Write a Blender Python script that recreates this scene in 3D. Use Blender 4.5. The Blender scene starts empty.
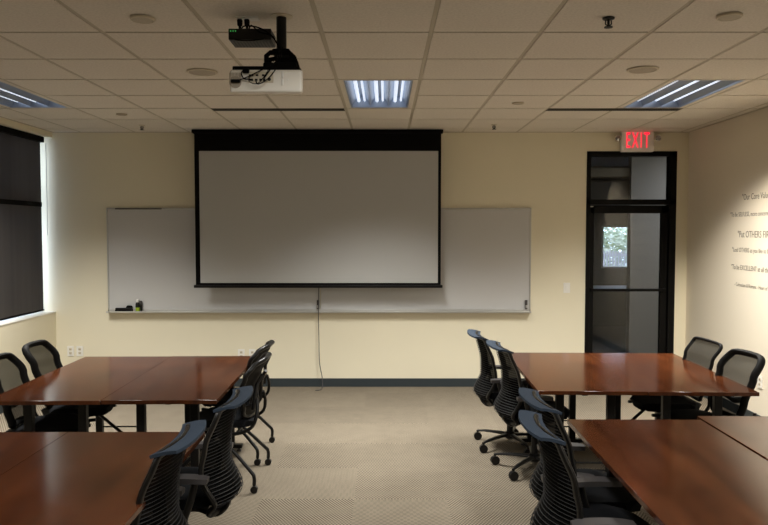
import bpy, bmesh, math, random
from mathutils import Vector, Matrix
random.seed(7)
PI = math.pi
C = bpy.context.scene.collection
sc = bpy.context.scene

# ------------------------------------------------------------------ materials
def lin(v):
    v /= 255.0
    return v / 12.92 if v <= 0.04045 else ((v + 0.055) / 1.055) ** 2.4
def rgb(r, g, b): return (lin(r), lin(g), lin(b), 1)
def mat(name, col, rough=0.6, metal=0.0, spec=0.5, emit=None, es=0, coat=0):
    m = bpy.data.materials.new(name); m.use_nodes = True
    b = m.node_tree.nodes['Principled BSDF']
    b.inputs['Base Color'].default_value = col
    b.inputs['Roughness'].default_value = rough
    b.inputs['Metallic'].default_value = metal
    b.inputs['Specular IOR Level'].default_value = spec
    b.inputs['Coat Weight'].default_value = coat
    if emit:
        b.inputs['Emission Color'].default_value = emit
        b.inputs['Emission Strength'].default_value = es
    return m
def nodes(m): return m.node_tree.nodes, m.node_tree.links, m.node_tree.nodes['Principled BSDF']
def noise_bump(m, scale=200, strength=0.2, dist=0.002, mixcol=None, fac=(0.4, 0.6), stretch=None, detail=3):
    n, l, b = nodes(m)
    tc = n.new('ShaderNodeTexCoord'); mp = n.new('ShaderNodeMapping')
    if stretch: mp.inputs['Scale'].default_value = stretch
    l.new(tc.outputs['Object'], mp.inputs[0])
    t = n.new('ShaderNodeTexNoise'); t.inputs['Scale'].default_value = scale; t.inputs['Detail'].default_value = detail
    l.new(mp.outputs[0], t.inputs['Vector'])
    if strength:
        bp = n.new('ShaderNodeBump'); bp.inputs['Strength'].default_value = strength; bp.inputs['Distance'].default_value = dist
        l.new(t.outputs['Fac'], bp.inputs['Height']); l.new(bp.outputs[0], b.inputs['Normal'])
    if mixcol:
        r = n.new('ShaderNodeValToRGB')
        r.color_ramp.elements[0].position = fac[0]; r.color_ramp.elements[0].color = b.inputs['Base Color'].default_value[:]
        r.color_ramp.elements[1].position = fac[1]; r.color_ramp.elements[1].color = mixcol
        l.new(t.outputs['Fac'], r.inputs[0]); l.new(r.outputs[0], b.inputs['Base Color'])
    return m
def sheer(name, col, alpha, rough=0.8):
    m = mat(name, col, rough, spec=0.08)
    n, l, b = nodes(m)
    tr = n.new('ShaderNodeBsdfTransparent'); mx = n.new('ShaderNodeMixShader')
    mx.inputs[0].default_value = alpha
    l.new(tr.outputs[0], mx.inputs[1]); l.new(b.outputs[0], mx.inputs[2])
    l.new(mx.outputs[0], n['Material Output'].inputs[0])
    return m
def glassy(name, tint, refl=0.06):
    m = bpy.data.materials.new(name); m.use_nodes = True
    n, l = m.node_tree.nodes, m.node_tree.links
    n.remove(n['Principled BSDF'])
    tr = n.new('ShaderNodeBsdfTransparent'); tr.inputs[0].default_value = tint
    g = n.new('ShaderNodeBsdfGlossy'); g.inputs['Roughness'].default_value = 0.02
    f = n.new('ShaderNodeLayerWeight'); f.inputs['Blend'].default_value = 0.5
    pw = n.new('ShaderNodeMath'); pw.operation = 'POWER'; pw.inputs[1].default_value = 5
    sc_ = n.new('ShaderNodeMath'); sc_.operation = 'MULTIPLY_ADD'; sc_.inputs[1].default_value = 0.3; sc_.inputs[2].default_value = refl*0.5
    l.new(f.outputs['Facing'], pw.inputs[0]); l.new(pw.outputs[0], sc_.inputs[0])
    mx = n.new('ShaderNodeMixShader')
    l.new(sc_.outputs[0], mx.inputs[0]); l.new(tr.outputs[0], mx.inputs[1]); l.new(g.outputs[0], mx.inputs[2])
    l.new(mx.outputs[0], n['Material Output'].inputs[0])
    return m

M = {}
M['wall'] = noise_bump(mat('cream_paint', (0.785, 0.725, 0.56, 1), 0.7, spec=0.2), 90, 0.12, 0.002)
M['wall_r'] = noise_bump(mat('beige_paint', (0.78, 0.71, 0.585, 1), 0.7, spec=0.2), 90, 0.12, 0.002)
M['ceil'] = noise_bump(mat('acoustic_tile', (0.70, 0.645, 0.565, 1), 0.9, spec=0.1), 70, 0.35, 0.003, (0.78, 0.72, 0.635, 1), (0.35, 0.62), detail=6)
M['grid'] = mat('ceiling_grid_paint', (0.50, 0.44, 0.34, 1), 0.6)
M['base'] = mat('slate_rubber', rgb(42, 50, 54), 0.55)
M['black'] = mat('black_satin', (0.004, 0.0036, 0.0036, 1), 0.4, spec=0.3)
M['blackmat'] = mat('black_matte', (0.0035, 0.003, 0.003, 1), 0.85, spec=0.1)
M['bplastic'] = mat('black_plastic', (0.005, 0.0046, 0.0046, 1), 0.33, spec=0.35)
M['shell'] = mat('black_shell', (0.006, 0.0055, 0.005, 1), 0.65, spec=0.15)
M['gplastic'] = mat('dark_grey_plastic', (0.05, 0.045, 0.045, 1), 0.45)
M['rib'] = mat('grey_rib', (0.024, 0.023, 0.023, 1), 0.55, spec=0.15)
M['blue'] = noise_bump(mat('slate_blue_fabric', (0.021, 0.031, 0.047, 1), 0.85, spec=0.2), 500, 0.4, 0.001, (0.030, 0.042, 0.062, 1))
M['seatfab'] = noise_bump(mat('charcoal_fabric', (0.006, 0.0065, 0.008, 1), 0.9, spec=0.1), 400, 0.3, 0.001)
M['mesh_d'] = sheer('dark_mesh', (0.003, 0.0028, 0.0026, 1), 0.96)
M['mesh_l'] = sheer('grey_mesh', (0.022, 0.020, 0.016, 1), 0.84)
M['chrome'] = mat('chrome', (0.6, 0.6, 0.6, 1), 0.2, 1)
M['alu'] = mat('aluminium', (0.55, 0.54, 0.51, 1), 0.38, 0.7)
M['wb'] = mat('whiteboard_enamel', (0.55, 0.545, 0.54, 1), 0.22, spec=0.5)
M['screen'] = mat('matte_white_screen', (0.46, 0.46, 0.45, 1), 0.9, spec=0.1)
M['white'] = mat('white_plastic', (0.82, 0.80, 0.75, 1), 0.4)
M['cream'] = mat('cream_plastic', (0.62, 0.55, 0.42, 1), 0.45)
M['proj'] = mat('projector_shell', (0.86, 0.82, 0.74, 1), 0.35)
M['refl'] = mat('troffer_reflector', (0.42, 0.47, 0.56, 1), 0.36, 0.85)
M['bronze'] = mat('dark_bronze_frame', (0.003, 0.0027, 0.0025, 1), 0.5, spec=0.12)
M['sill'] = mat('sill_paint', (0.80, 0.78, 0.72, 1), 0.45)
M['glass'] = glassy('window_glass', (0.92, 0.95, 0.97, 1))
M['dglass'] = glassy('door_glass', (0.80, 0.81, 0.82, 1))
M['slot'] = mat('slot_metal', (0.075, 0.064, 0.048, 1), 0.7)
M['grille'] = noise_bump(mat('speaker_grille', (0.42, 0.36, 0.28, 1), 0.7), 900, 0.5, 0.001)
M['ltgrey'] = mat('grey_partition_paint', (0.30, 0.30, 0.29, 1), 0.75)
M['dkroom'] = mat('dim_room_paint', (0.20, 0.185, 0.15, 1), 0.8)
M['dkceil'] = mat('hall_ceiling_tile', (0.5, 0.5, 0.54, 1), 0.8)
M['ink'] = mat('grey_vinyl_letters', (0.13, 0.105, 0.07, 1), 0.6)
M['mark'] = mat('marker_green', (0.30, 0.42, 0.02, 1), 0.4)
M['tube'] = mat('lamp_tube', (0.8, 0.8, 0.8, 1), 0.4, emit=(0.72, 0.83, 1.0, 1), es=0.9)
M['exit'] = mat('exit_letters', (0.8, 0.03, 0.05, 1), 0.5, emit=(1.0, 0.012, 0.045, 1), es=1.5)
M['led'] = mat('green_led', (0.05, 0.5, 0.1, 1), 0.5, emit=(0.1, 1, 0.2, 1), es=0.3)
M['lens'] = mat('lamp_lens', (0.45, 0.45, 0.45, 1), 0.1, 0.9)
M['hedge'] = noise_bump(mat('leaves', (0.38, 0.48, 0.30, 1), 0.8), 3, 0, 0, (0.66, 0.70, 0.58, 1))
M['fence'] = mat('pale_fence', (0.62, 0.60, 0.66, 1), 0.6)
M['dirt'] = mat('pale_ground', (0.4, 0.38, 0.33, 1), 0.9)
M['counter'] = mat('glossy_counter', (0.85, 0.86, 0.9, 1), 0.4)

# shade cloth: slightly translucent, woven
m = mat('shade_cloth', (0.040, 0.034, 0.030, 1), 0.85, spec=0.15); n, l, b = nodes(m)
tl = n.new('ShaderNodeBsdfTranslucent'); tl.inputs[0].default_value = (0.05, 0.048, 0.048, 1)
ad = n.new('ShaderNodeAddShader'); l.new(b.outputs[0], ad.inputs[0]); l.new(tl.outputs[0], ad.inputs[1])
l.new(ad.outputs[0], n['Material Output'].inputs[0])
noise_bump(m, 4, 0.0, 0.0, (0.062, 0.054, 0.047, 1), (0.35, 0.7), (1, 2.2, 0.05)); M['shade'] = m

# cherry table top
m = mat('cherry_wood', (0.1, 0.03, 0.01, 1), 0.13, spec=0.36, coat=0.0); n, l, b = nodes(m)
b.inputs['Coat Roughness'].default_value = 0.08
tc = n.new('ShaderNodeTexCoord'); mp = n.new('ShaderNodeMapping'); mp.inputs['Scale'].default_value = (9, 0.8, 1)
oi = n.new('ShaderNodeObjectInfo'); cb = n.new('ShaderNodeVectorMath'); cb.operation = 'ADD'
l.new(tc.outputs['Object'], cb.inputs[0]); l.new(oi.outputs['Random'], cb.inputs[1])
l.new(cb.outputs[0], mp.inputs[0])
t1 = n.new('ShaderNodeTexNoise'); t1.inputs['Scale'].default_value = 1.6; t1.inputs['Detail'].default_value = 8; t1.inputs['Roughness'].default_value = 0.65
l.new(mp.outputs[0], t1.inputs['Vector'])
t2 = n.new('ShaderNodeTexNoise'); t2.inputs['Scale'].default_value = 3.0; t2.inputs['Detail'].default_value = 5
l.new(cb.outputs[0], t2.inputs['Vector'])
ma = n.new('ShaderNodeMath'); ma.operation = 'MULTIPLY_ADD'; ma.inputs[1].default_value = 0.65
mb_ = n.new('ShaderNodeMath'); mb_.operation = 'MULTIPLY'; mb_.inputs[1].default_value = 0.35
l.new(t2.outputs['Fac'], mb_.inputs[0]); l.new(t1.outputs['Fac'], ma.inputs[0]); l.new(mb_.outputs[0], ma.inputs[2])
r = n.new('ShaderNodeValToRGB')
r.color_ramp.elements[0].position = 0.36; r.color_ramp.elements[0].color = (0.034, 0.0092, 0.0034, 1)
r.color_ramp.elements[1].position = 0.64; r.color_ramp.elements[1].color = (0.088, 0.0255, 0.0082, 1)
l.new(ma.outputs[0], r.inputs[0]); l.new(r.outputs[0], b.inputs['Base Color'])
M['wood'] = m

# carpet tiles: ribbed weave turning quarter from tile to tile
m = mat('carpet', (0.2, 0.16, 0.11, 1), 0.95, spec=0.1); n, l, b = nodes(m)
tc = n.new('ShaderNodeTexCoord'); mp = n.new('ShaderNodeMapping'); mp.inputs['Location'].default_value = (0.20, 0.31, 0)
l.new(tc.outputs['Object'], mp.inputs[0])
T = 0.61
def math_(op, a, bb=None, c=None):
    q = n.new('ShaderNodeMath'); q.operation = op
    for i, v in enumerate((a, bb, c)):
        if v is None: continue
        if isinstance(v, (int, float)): q.inputs[i].default_value = v
        else: l.new(v, q.inputs[i])
    return q.outputs[0]
sp = n.new('ShaderNodeSeparateXYZ'); l.new(mp.outputs[0], sp.inputs[0])
X, Y = sp.outputs[0], sp.outputs[1]
fx = math_('FLOOR', math_('DIVIDE', X, T)); fy = math_('FLOOR', math_('DIVIDE', Y, T))
wn = n.new('ShaderNodeTexWhiteNoise'); wn.noise_dimensions = '2D'
cx = n.new('ShaderNodeCombineXYZ'); l.new(fx, cx.inputs[0]); l.new(fy, cx.inputs[1]); l.new(cx.outputs[0], wn.inputs['Vector'])
par = math_('GREATER_THAN', wn.outputs['Value'], 0.5)
K = 2 * PI / 0.021
sx = math_('SINE', math_('MULTIPLY', X, K)); sy = math_('SINE', math_('MULTIPLY', Y, K))
sx2 = math_('SINE', math_('MULTIPLY', X, K * 0.5)); sy2 = math_('SINE', math_('MULTIPLY', Y, K * 0.62))
mixw = n.new('ShaderNodeMix'); l.new(par, mixw.inputs[0]); l.new(math_('MULTIPLY', sx, sy2), mixw.inputs[2]); l.new(math_('MULTIPLY', sy, sx2), mixw.inputs[3])
weave = mixw.outputs[0]
tn = n.new('ShaderNodeTexNoise'); tn.inputs['Scale'].default_value = 7; tn.inputs['Detail'].default_value = 6; l.new(mp.outputs[0], tn.inputs['Vector'])
ex = math_('LESS_THAN', math_('PINGPONG', X, T / 2), 0.004); ey = math_('LESS_THAN', math_('PINGPONG', Y, T / 2), 0.004)
val = math_('ADD', math_('MULTIPLY', weave, 0.62), math_('MULTIPLY', math_('SUBTRACT', tn.outputs['Fac'], 0.5), 0.22))
val = math_('ADD', val, math_('MULTIPLY', math_('SUBTRACT', wn.outputs['Value'], 0.5), 0.09))
val = math_('ADD', val, 0.5)
r = n.new('ShaderNodeValToRGB')
r.color_ramp.elements[0].position = 0.2; r.color_ramp.elements[0].color = (0.070, 0.057, 0.041, 1)
r.color_ramp.elements[1].position = 0.8; r.color_ramp.elements[1].color = (0.262, 0.222, 0.168, 1)
l.new(val, r.inputs[0]); l.new(r.outputs[0], b.inputs['Base Color'])
bp = n.new('ShaderNodeBump'); bp.inputs['Strength'].default_value = 0.5; bp.inputs['Distance'].default_value = 0.003
l.new(val, bp.inputs['Height']); l.new(bp.outputs[0], b.inputs['Normal'])
M['carpet'] = m

# ------------------------------------------------------------------ mesh helpers
class MB:
    def __init__(s): s.bm = bmesh.new()
    def box(s, c, d, bevel=0.0, rot=None, seg=2, taper=None):
        t = bmesh.new(); bmesh.ops.create_cube(t, size=1.0)
        for v in t.verts:
            k = 1.0
            if taper and v.co.z > 0: k = taper
            v.co = Vector((v.co.x * d[0] * k, v.co.y * d[1] * k, v.co.z * d[2]))
        if bevel: bmesh.ops.bevel(t, geom=t.edges[:], offset=bevel, segments=seg, profile=0.5, affect='EDGES')
        mt = Matrix.Translation(Vector(c))
        if rot: mt = mt @ rot
        bmesh.ops.transform(t, matrix=mt, verts=t.verts)
        s._add(t); return s
    def _add(s, t):
        me = bpy.data.meshes.new('tmp'); t.to_mesh(me); t.free(); s.bm.from_mesh(me); bpy.data.meshes.remove(me)
    def bb(s, x0, x1, y0, y1, z0, z1, bevel=0.0): return s.box(((x0+x1)/2, (y0+y1)/2, (z0+z1)/2), (x1-x0, y1-y0, z1-z0), bevel)
    def tube(s, pts, r, seg=8, closed=False, flat=1.0, caps=True):
        pts = [Vector(p) for p in pts]; N = len(pts); rings = []
        up = None
        for i, p in enumerate(pts):
            a = pts[i-1] if (i > 0 or closed) else p
            c = pts[(i+1) % N] if (i < N-1 or closed) else p
            d = (c - a).normalized()
            if up is None:
                up = Vector((0, 0, 1)) if abs(d.z) < 0.9 else Vector((0, 1, 0))
            sd = d.cross(up)
            if sd.length < 1e-4: sd = d.cross(Vector((1, 0, 0)))
            sd.normalize(); u2 = sd.cross(d).normalized(); up = u2
            rr = r[i] if isinstance(r, (list, tuple)) else r
            rings.append([s.bm.verts.new(p + sd * math.cos(2*PI*k/seg) * rr + u2 * math.sin(2*PI*k/seg) * rr * flat) for k in range(seg)])
        for i in range(N if closed else N-1):
            A, B = rings[i], rings[(i+1) % N]
            for k in range(seg):
                s.bm.faces.new((A[k], A[(k+1) % seg], B[(k+1) % seg], B[k]))
        if not closed and caps:
            s.bm.faces.new(rings[0]); s.bm.faces.new(rings[-1][::-1])
        return s
    def lathe(s, prof, c=(0, 0, 0), seg=24, axis='z'):
        rings = []
        for (r, z) in prof:
            ring = []
            for k in range(seg):
                a = 2*PI*k/seg; x, y = r*math.cos(a), r*math.sin(a)
                p = (x, y, z) if axis == 'z' else ((z, x, y) if axis == 'x' else (x, z, y))
                ring.append(s.bm.verts.new(Vector(p) + Vector(c)))
            rings.append(ring)
        for A, B in zip(rings, rings[1:]):
            for k in range(seg): s.bm.faces.new((A[k], A[(k+1) % seg], B[(k+1) % seg], B[k]))
        s.bm.faces.new(rings[0][::-1]); s.bm.faces.new(rings[-1]); return s
    def sheet(s, f, nu, nv, th=0.0):
        g = [[Vector(f(i/nu, j/nv)) for j in range(nv+1)] for i in range(nu+1)]
        def nor(i, j):
            a = g[min(i+1, nu)][j] - g[max(i-1, 0)][j]; b = g[i][min(j+1, nv)] - g[i][max(j-1, 0)]
            q = a.cross(b); return q.normalized() if q.length > 1e-9 else Vector((0, 1, 0))
        A = [[s.bm.verts.new(g[i][j] + nor(i, j)*th/2) for j in range(nv+1)] for i in range(nu+1)]
        for i in range(nu):
            for j in range(nv): s.bm.faces.new((A[i][j], A[i+1][j], A[i+1][j+1], A[i][j+1]))
        if th:
            B = [[s.bm.verts.new(g[i][j] - nor(i, j)*th/2) for j in range(nv+1)] for i in range(nu+1)]
            for i in range(nu):
                for j in range(nv): s.bm.faces.new((B[i][j], B[i][j+1], B[i+1][j+1], B[i+1][j]))
            for i in range(nu):
                s.bm.faces.new((A[i+1][0], A[i][0], B[i][0], B[i+1][0])); s.bm.faces.new((A[i][nv], A[i+1][nv], B[i+1][nv], B[i][nv]))
            for j in range(nv):
                s.bm.faces.new((A[0][j], A[0][j+1], B[0][j+1], B[0][j])); s.bm.faces.new((A[nu][j+1], A[nu][j], B[nu][j], B[nu][j+1]))
        return s
    def build(s, name, m, parent=None, sharp=40):
        bmesh.ops.recalc_face_normals(s.bm, faces=s.bm.faces[:])
        me = bpy.data.meshes.new(name); s.bm.to_mesh(me); s.bm.free()
        for p in me.polygons: p.use_smooth = True
        me.set_sharp_from_angle(angle=math.radians(sharp))
        me.materials.append(M[m] if isinstance(m, str) else m)
        o = bpy.data.objects.new(name, me); C.objects.link(o)
        wn_ = o.modifiers.new('normals', 'WEIGHTED_NORMAL'); wn_.keep_sharp = True; wn_.weight = 80
        if parent: o.parent = parent
        return o
def tag(o, label=None, cat=None, group=None, kind=None):
    if label: o['label'] = label
    if cat: o['category'] = cat
    if group: o['group'] = group
    if kind: o['kind'] = kind
    return o
def empty(name, loc=(0, 0, 0), rz=0, **k):
    o = bpy.data.objects.new(name, None); C.objects.link(o); o.location = loc; o.rotation_euler = (0, 0, rz)
    o.empty_display_size = 0.1
    return tag(o, **k)
def struct(o): o['kind'] = 'structure'; return o
def dup(root, loc, rz, label, group=None):
    r = root.copy(); C.objects.link(r); r.location = loc; r.rotation_euler = (0, 0, rz); r['label'] = label
    if group: r['group'] = group
    for ch in list(root.children):
        c = ch.copy(); C.objects.link(c); c.parent = r
        for g in list(ch.children):
            d = g.copy(); C.objects.link(d); d.parent = c
    return r
def text_obj(name, s, size, m, parent=None, ext=0.001, loc=(0, 0, 0), rot=(PI/2, 0, 0), align='LEFT', bold=0.0, sx=1.0, space=1.0):
    cu = bpy.data.curves.new('t', 'FONT'); cu.body = s; cu.size = size; cu.extrude = ext; cu.align_x = align; cu.offset = bold
    cu.resolution_u = 3; cu.space_character = space
    t = bpy.data.objects.new('t', cu); C.objects.link(t)
    bpy.context.view_layer.update()
    me = bpy.data.meshes.new_from_object(t.evaluated_get(bpy.context.evaluated_depsgraph_get()))
    bpy.data.objects.remove(t); bpy.data.curves.remove(cu)
    me.name = name; me.materials.clear(); me.materials.append(M[m])
    for v in me.vertices: v.co.x *= sx
    o = bpy.data.objects.new(name, me); C.objects.link(o); o.location = loc; o.rotation_euler = rot
    if parent: o.parent = parent
    return o
def bez(p0, p1, p2, p3, n=12):
    p0, p1, p2, p3 = map(Vector, (p0, p1, p2, p3))
    return [p0*(1-t)**3 + p1*3*t*(1-t)**2 + p2*3*t*t*(1-t) + p3*t**3 for t in [i/n for i in range(n+1)]]
def smooth_path(pts, n=6):
    P = [Vector(p) for p in pts]; P = [P[0]] + P + [P[-1]]; out = []
    for i in range(1, len(P)-2):
        for k in range(n):
            t = k/n; a, b, c, d = P[i-1], P[i], P[i+1], P[i+2]
            out.append(0.5*((2*b) + (c-a)*t + (2*a-5*b+4*c-d)*t*t + (3*b-a-3*c+d)*t**3))
    out.append(P[-2]); return out

# ------------------------------------------------------------------ the room
XL, XR, YB, YF, ZC = -3.72, 3.405, 7.934, -3.2, 2.873
S = 0.61; GX, GY = -0.3516, 3.9727
WX = -3.96                                   # window plane
struct(MB().bb(-4.2, 3.7, YF-0.2, YB+0.13, -0.1, 0).build('floor', 'carpet'))
# ceiling: tegular tiles with troffer cells left open
lights = [(-5, 2), (0, 2), (4, 2), (-5, -4), (0, -4), (4, -4)]
open_cells = {(i, j+k) for i, j in lights for k in (0, 1)}
w = MB()
for i in range(-7, 7):
    for j in range(-12, 8):
        if (i, j) in open_cells: continue
        x0, x1 = GX+i*S+0.0135, GX+(i+1)*S-0.0135; y0, y1 = GY+j*S+0.0125, GY+(j+1)*S-0.0125
        x0 = max(x0, -4.1); x1 = min(x1, XR); y0 = max(y0, YF); y1 = min(y1, YB)
        if x1-x0 < 0.02 or y1-y0 < 0.02: continue
        if i == -6: x0 = max(x0, XL)
        if x1 - x0 < 0.02: continue
        w.bb(x0, x1, y0, y1, ZC-0.0025, ZC+0.014)
w.build('ceiling', 'ceil')
struct(bpy.data.objects['ceiling'])
w = MB()
for i in range(-5, 8):
    x = GX+i*S
    if XL < x < XR: w.bb(x-0.012, x+0.012, YF, YB, ZC+0.0, ZC+0.03)
for j in range(-11, 8):
    y = GY+j*S
    if not YF < y < YB: continue
    x = XL
    for i in range(-6, 8):
        xa, xb = max(XL, GX+i*S), min(XR, GX+(i+1)*S)
        if xb <= xa: continue
        if (i, j-1) in open_cells and (i, j) in open_cells: continue
        w.bb(xa, xb, y-0.010, y+0.010, ZC+0.001, ZC+0.03)
for (a, b_, c, d) in ((XL, XR, YB-0.02, YB), (XL, XL+0.02, YF, YB), (XR-0.02, XR, YF, YB)):
    w.bb(a, b_, c, d, ZC-0.008, ZC+0.004)
struct(w.build('trim_1', 'grid'))
struct(MB().bb(-4.3, 3.7, YF-0.2, YB+0.2, ZC+0.16, ZC+0.26).build('ceiling_deck', 'blackmat'))
# back wall with door opening
DX0, DX1, DZ = 2.265, 3.273, 2.657
w = MB()
w.bb(-4.2, DX0, YB, YB+0.13, 0, ZC+0.16); w.bb(DX0, DX1, YB, YB+0.13, DZ, ZC+0.16); w.bb(DX1, 6.0, YB, YB+0.13, 0, ZC+0.16)
struct(w.build('wall_back', 'wall'))
struct(MB().bb(XR, XR+0.13, YF-0.1, YB, 0, ZC+0.16).build('wall_right', 'wall_r'))
struct(MB().bb(-4.2, XR+0.13, YF-0.15, YF, 0, ZC+0.16).build('wall_front', 'wall'))
w = MB(); WY0 = 1.2
w.bb(-4.1, XL, YF, YB, 0, 0.845); w.bb(-4.1, XL, YF, YB, 2.81, ZC+0.16); w.bb(-4.1, XL, YF, WY0, 0.845, 2.81)
struct(w.build('wall_left', 'wall'))
struct(MB().bb(XL, DX0-0.01, YB-0.012, YB, 0, 0.095, 0.003).build('baseboard_back', 'base'))
struct(MB().bb(XR-0.012, XR, YF, YB-0.012, 0, 0.095, 0.003).build('baseboard_right', 'base'))
struct(MB().bb(XL, XL+0.012, YF, YB-0.012, 0, 0.095, 0.003).build('baseboard_left', 'base'))
# window
win = struct(empty('window_1', (WX, 4.5, 0.855)))
def rel(o, p): o.parent = p; o.matrix_parent_inverse = Matrix.Translation(-Vector(p.location)); return o
w = MB()
for y in (WY0, 2.9, 4.6, 6.3): w.bb(WX-0.03, WX+0.03, y, y+0.05, 0.86, 2.81)
w.bb(WX-0.03, WX+0.03, YB-0.03, YB, 0.86, 2.81)
for z in (0.855, 2.76): w.bb(WX-0.03, WX+0.03, WY0, YB, z, z+0.05)
w.bb(WX-0.03, -3.835, WY0, YB-0.1, 2.035, 2.095)
rel(w.build('window_frame', 'alu'), win)
rel(MB().bb(WX-0.004, WX+0.004, WY0, YB-0.01, 0.86, 2.80).build('pane', 'glass'), win)
rel(MB().bb(WX+0.03, XL+0.004, WY0, YB, 0.845, 0.858, 0.003).build('window_sill', 'sill'), win)
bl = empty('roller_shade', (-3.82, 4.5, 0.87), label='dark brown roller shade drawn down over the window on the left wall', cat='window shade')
BY = 7.855
rel(MB().sheet(lambda u, v: (-3.82 + 0.003*math.sin(u*60)*(1-v), WY0+0.05 + u*(BY-WY0-0.05), 0.885 + v*1.88), 160, 4, 0.002).build('shade_cloth', 'shade'), bl)
rel(MB().tube([(-3.82, WY0+0.05, 0.884), (-3.82, BY, 0.884)], 0.011, 8).build('hem_bar', 'blackmat'), bl)
rel(MB().bb(-3.816, -3.812, WY0+0.05, BY, 2.035, 2.085, 0.001).build('mullion_shade_band', 'blackmat'), bl)  # dark strip standing in for the mullion's shade through the cloth
rel(MB().bb(-3.86, -3.775, WY0+0.03, BY+0.01, 2.745, 2.808, 0.008).build('cassette', 'blackmat'), bl)
rel(MB().tube([(-3.77, BY+0.03, 2.74), (-3.77, BY+0.03, 2.1), (-3.775, BY+0.035, 1.72)], 0.0035, 6).build('pull_chain', 'alu'), bl)
# door
door = struct(empty('door_1', ((DX0+DX1)/2, YB, 0)))
y0, y1 = YB-0.01, YB+0.11
w = MB(); w.bb(DX0, DX0+0.045, y0, y1, 0, DZ, 0.003); w.bb(DX1-0.075, DX1, y0, y1, 0, DZ, 0.003)
w.bb(DX0, DX1, y0, y1, DZ-0.055, DZ, 0.003); w.bb(DX0, DX1, y0, y1, 2.06, 2.12, 0.003)
rel(w.build('door_frame', 'bronze'), door)
lx0, lx1 = DX0+0.052, DX1-0.08; y0, y1 = YB+0.02, YB+0.065
w = MB(); w.bb(lx0, lx0+0.045, y0, y1, 0.01, 2.055, 0.003); w.bb(lx1-0.075, lx1, y0, y1, 0.01, 2.055, 0.003)
w.bb(lx0, lx1, y0, y1, 1.965, 2.055, 0.003); w.bb(lx0, lx1, y0, y1, 0.01, 0.2, 0.003)
lf = rel(w.build('door_leaf', 'bronze'), door)
rel(MB().bb(lx0+0.03, lx1-0.06, YB+0.04, YB+0.046, 0.19, 1.98).build('door_glass', 'dglass'), door)
rel(MB().bb(DX0+0.04, DX1-0.07, YB+0.04, YB+0.046, 2.11, 2.60).build('transom_glass', 'dglass'), door)
w = MB(); w.bb(lx0+0.01, lx1-0.02, y0-0.045, y0-0.02, 1.085, 1.115, 0.006)
w.bb(lx0+0.012, lx0+0.035, y0-0.03, y0, 1.08, 1.12); w.bb(lx1-0.045, lx1-0.02, y0-0.03, y0, 1.08, 1.12)
rel(w.build('push_bar', 'bronze'), door)
rel(MB().bb(lx0-0.002, lx0+0.03, y0-0.012, y0, 2.035, 2.045).build('top_pivot', 'chrome'), door)
# hallway and the far room beyond the door
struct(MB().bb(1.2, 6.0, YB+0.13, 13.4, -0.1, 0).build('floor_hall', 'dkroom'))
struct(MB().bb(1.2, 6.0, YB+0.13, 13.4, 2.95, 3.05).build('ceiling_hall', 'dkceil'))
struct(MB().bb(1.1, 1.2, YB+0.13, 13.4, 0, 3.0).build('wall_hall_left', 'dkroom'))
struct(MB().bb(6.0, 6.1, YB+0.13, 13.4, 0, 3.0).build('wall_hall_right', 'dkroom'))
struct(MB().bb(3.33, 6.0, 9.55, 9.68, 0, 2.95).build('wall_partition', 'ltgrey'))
struct(MB().bb(1.2, 3.33, 9.6, 9.66, 2.50, 2.62).build('trim_2', 'dkroom'))
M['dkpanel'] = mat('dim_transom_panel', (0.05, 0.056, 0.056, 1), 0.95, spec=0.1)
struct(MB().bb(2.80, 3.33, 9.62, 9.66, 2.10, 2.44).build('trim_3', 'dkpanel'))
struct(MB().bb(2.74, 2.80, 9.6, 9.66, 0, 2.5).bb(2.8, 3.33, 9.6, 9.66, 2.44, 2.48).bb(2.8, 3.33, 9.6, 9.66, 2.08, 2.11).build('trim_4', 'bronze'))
FX0, FX1, FZ0, FZ1 = 4.0, 4.75, 1.08, 1.86
w = MB(); w.bb(1.2, FX0, 13.0, 13.12, 0, 2.95); w.bb(FX1, 6.0, 13.0, 13.12, 0, 2.95)
w.bb(FX0, FX1, 13.0, 13.12, 0, FZ0); w.bb(FX0, FX1, 13.0, 13.12, FZ1, 2.95)
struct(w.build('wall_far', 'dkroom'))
fw = struct(empty('window_2', ((FX0+FX1)/2, 13.0, FZ0)))
w = MB(); w.bb(FX0, FX1, 12.98, 13.03, FZ0, FZ0+0.03); w.bb(FX0, FX1, 12.98, 13.03, FZ1-0.03, FZ1); w.bb(FX0, FX0+0.03, 12.98, 13.03, FZ0, FZ1); w.bb(FX1-0.03, FX1, 12.98, 13.03, FZ0, FZ1)
rel(w.build('window_frame', 'white'), fw)
rel(MB().bb(FX0+0.02, FX1-0.02, 13.0, 13.006, FZ0+0.02, FZ1-0.02).build('pane', 'glass'), fw)
ct = empty('counter_table', (4.1, 12.6, 0), label='white table below the far window, seen through the glass door', cat='table')
w = MB().bb(3.4, 4.85, 12.25, 12.95, 0.735, 0.765, 0.004); rel(w.build('tabletop', 'counter'), ct)
for x, y in ((3.45, 12.3), (4.8, 12.3), (3.45, 12.9), (4.8, 12.9)):
    rel(MB().bb(x-0.02, x+0.02, y-0.02, y+0.02, 0, 0.735).build('leg', 'black'), ct)
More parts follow.
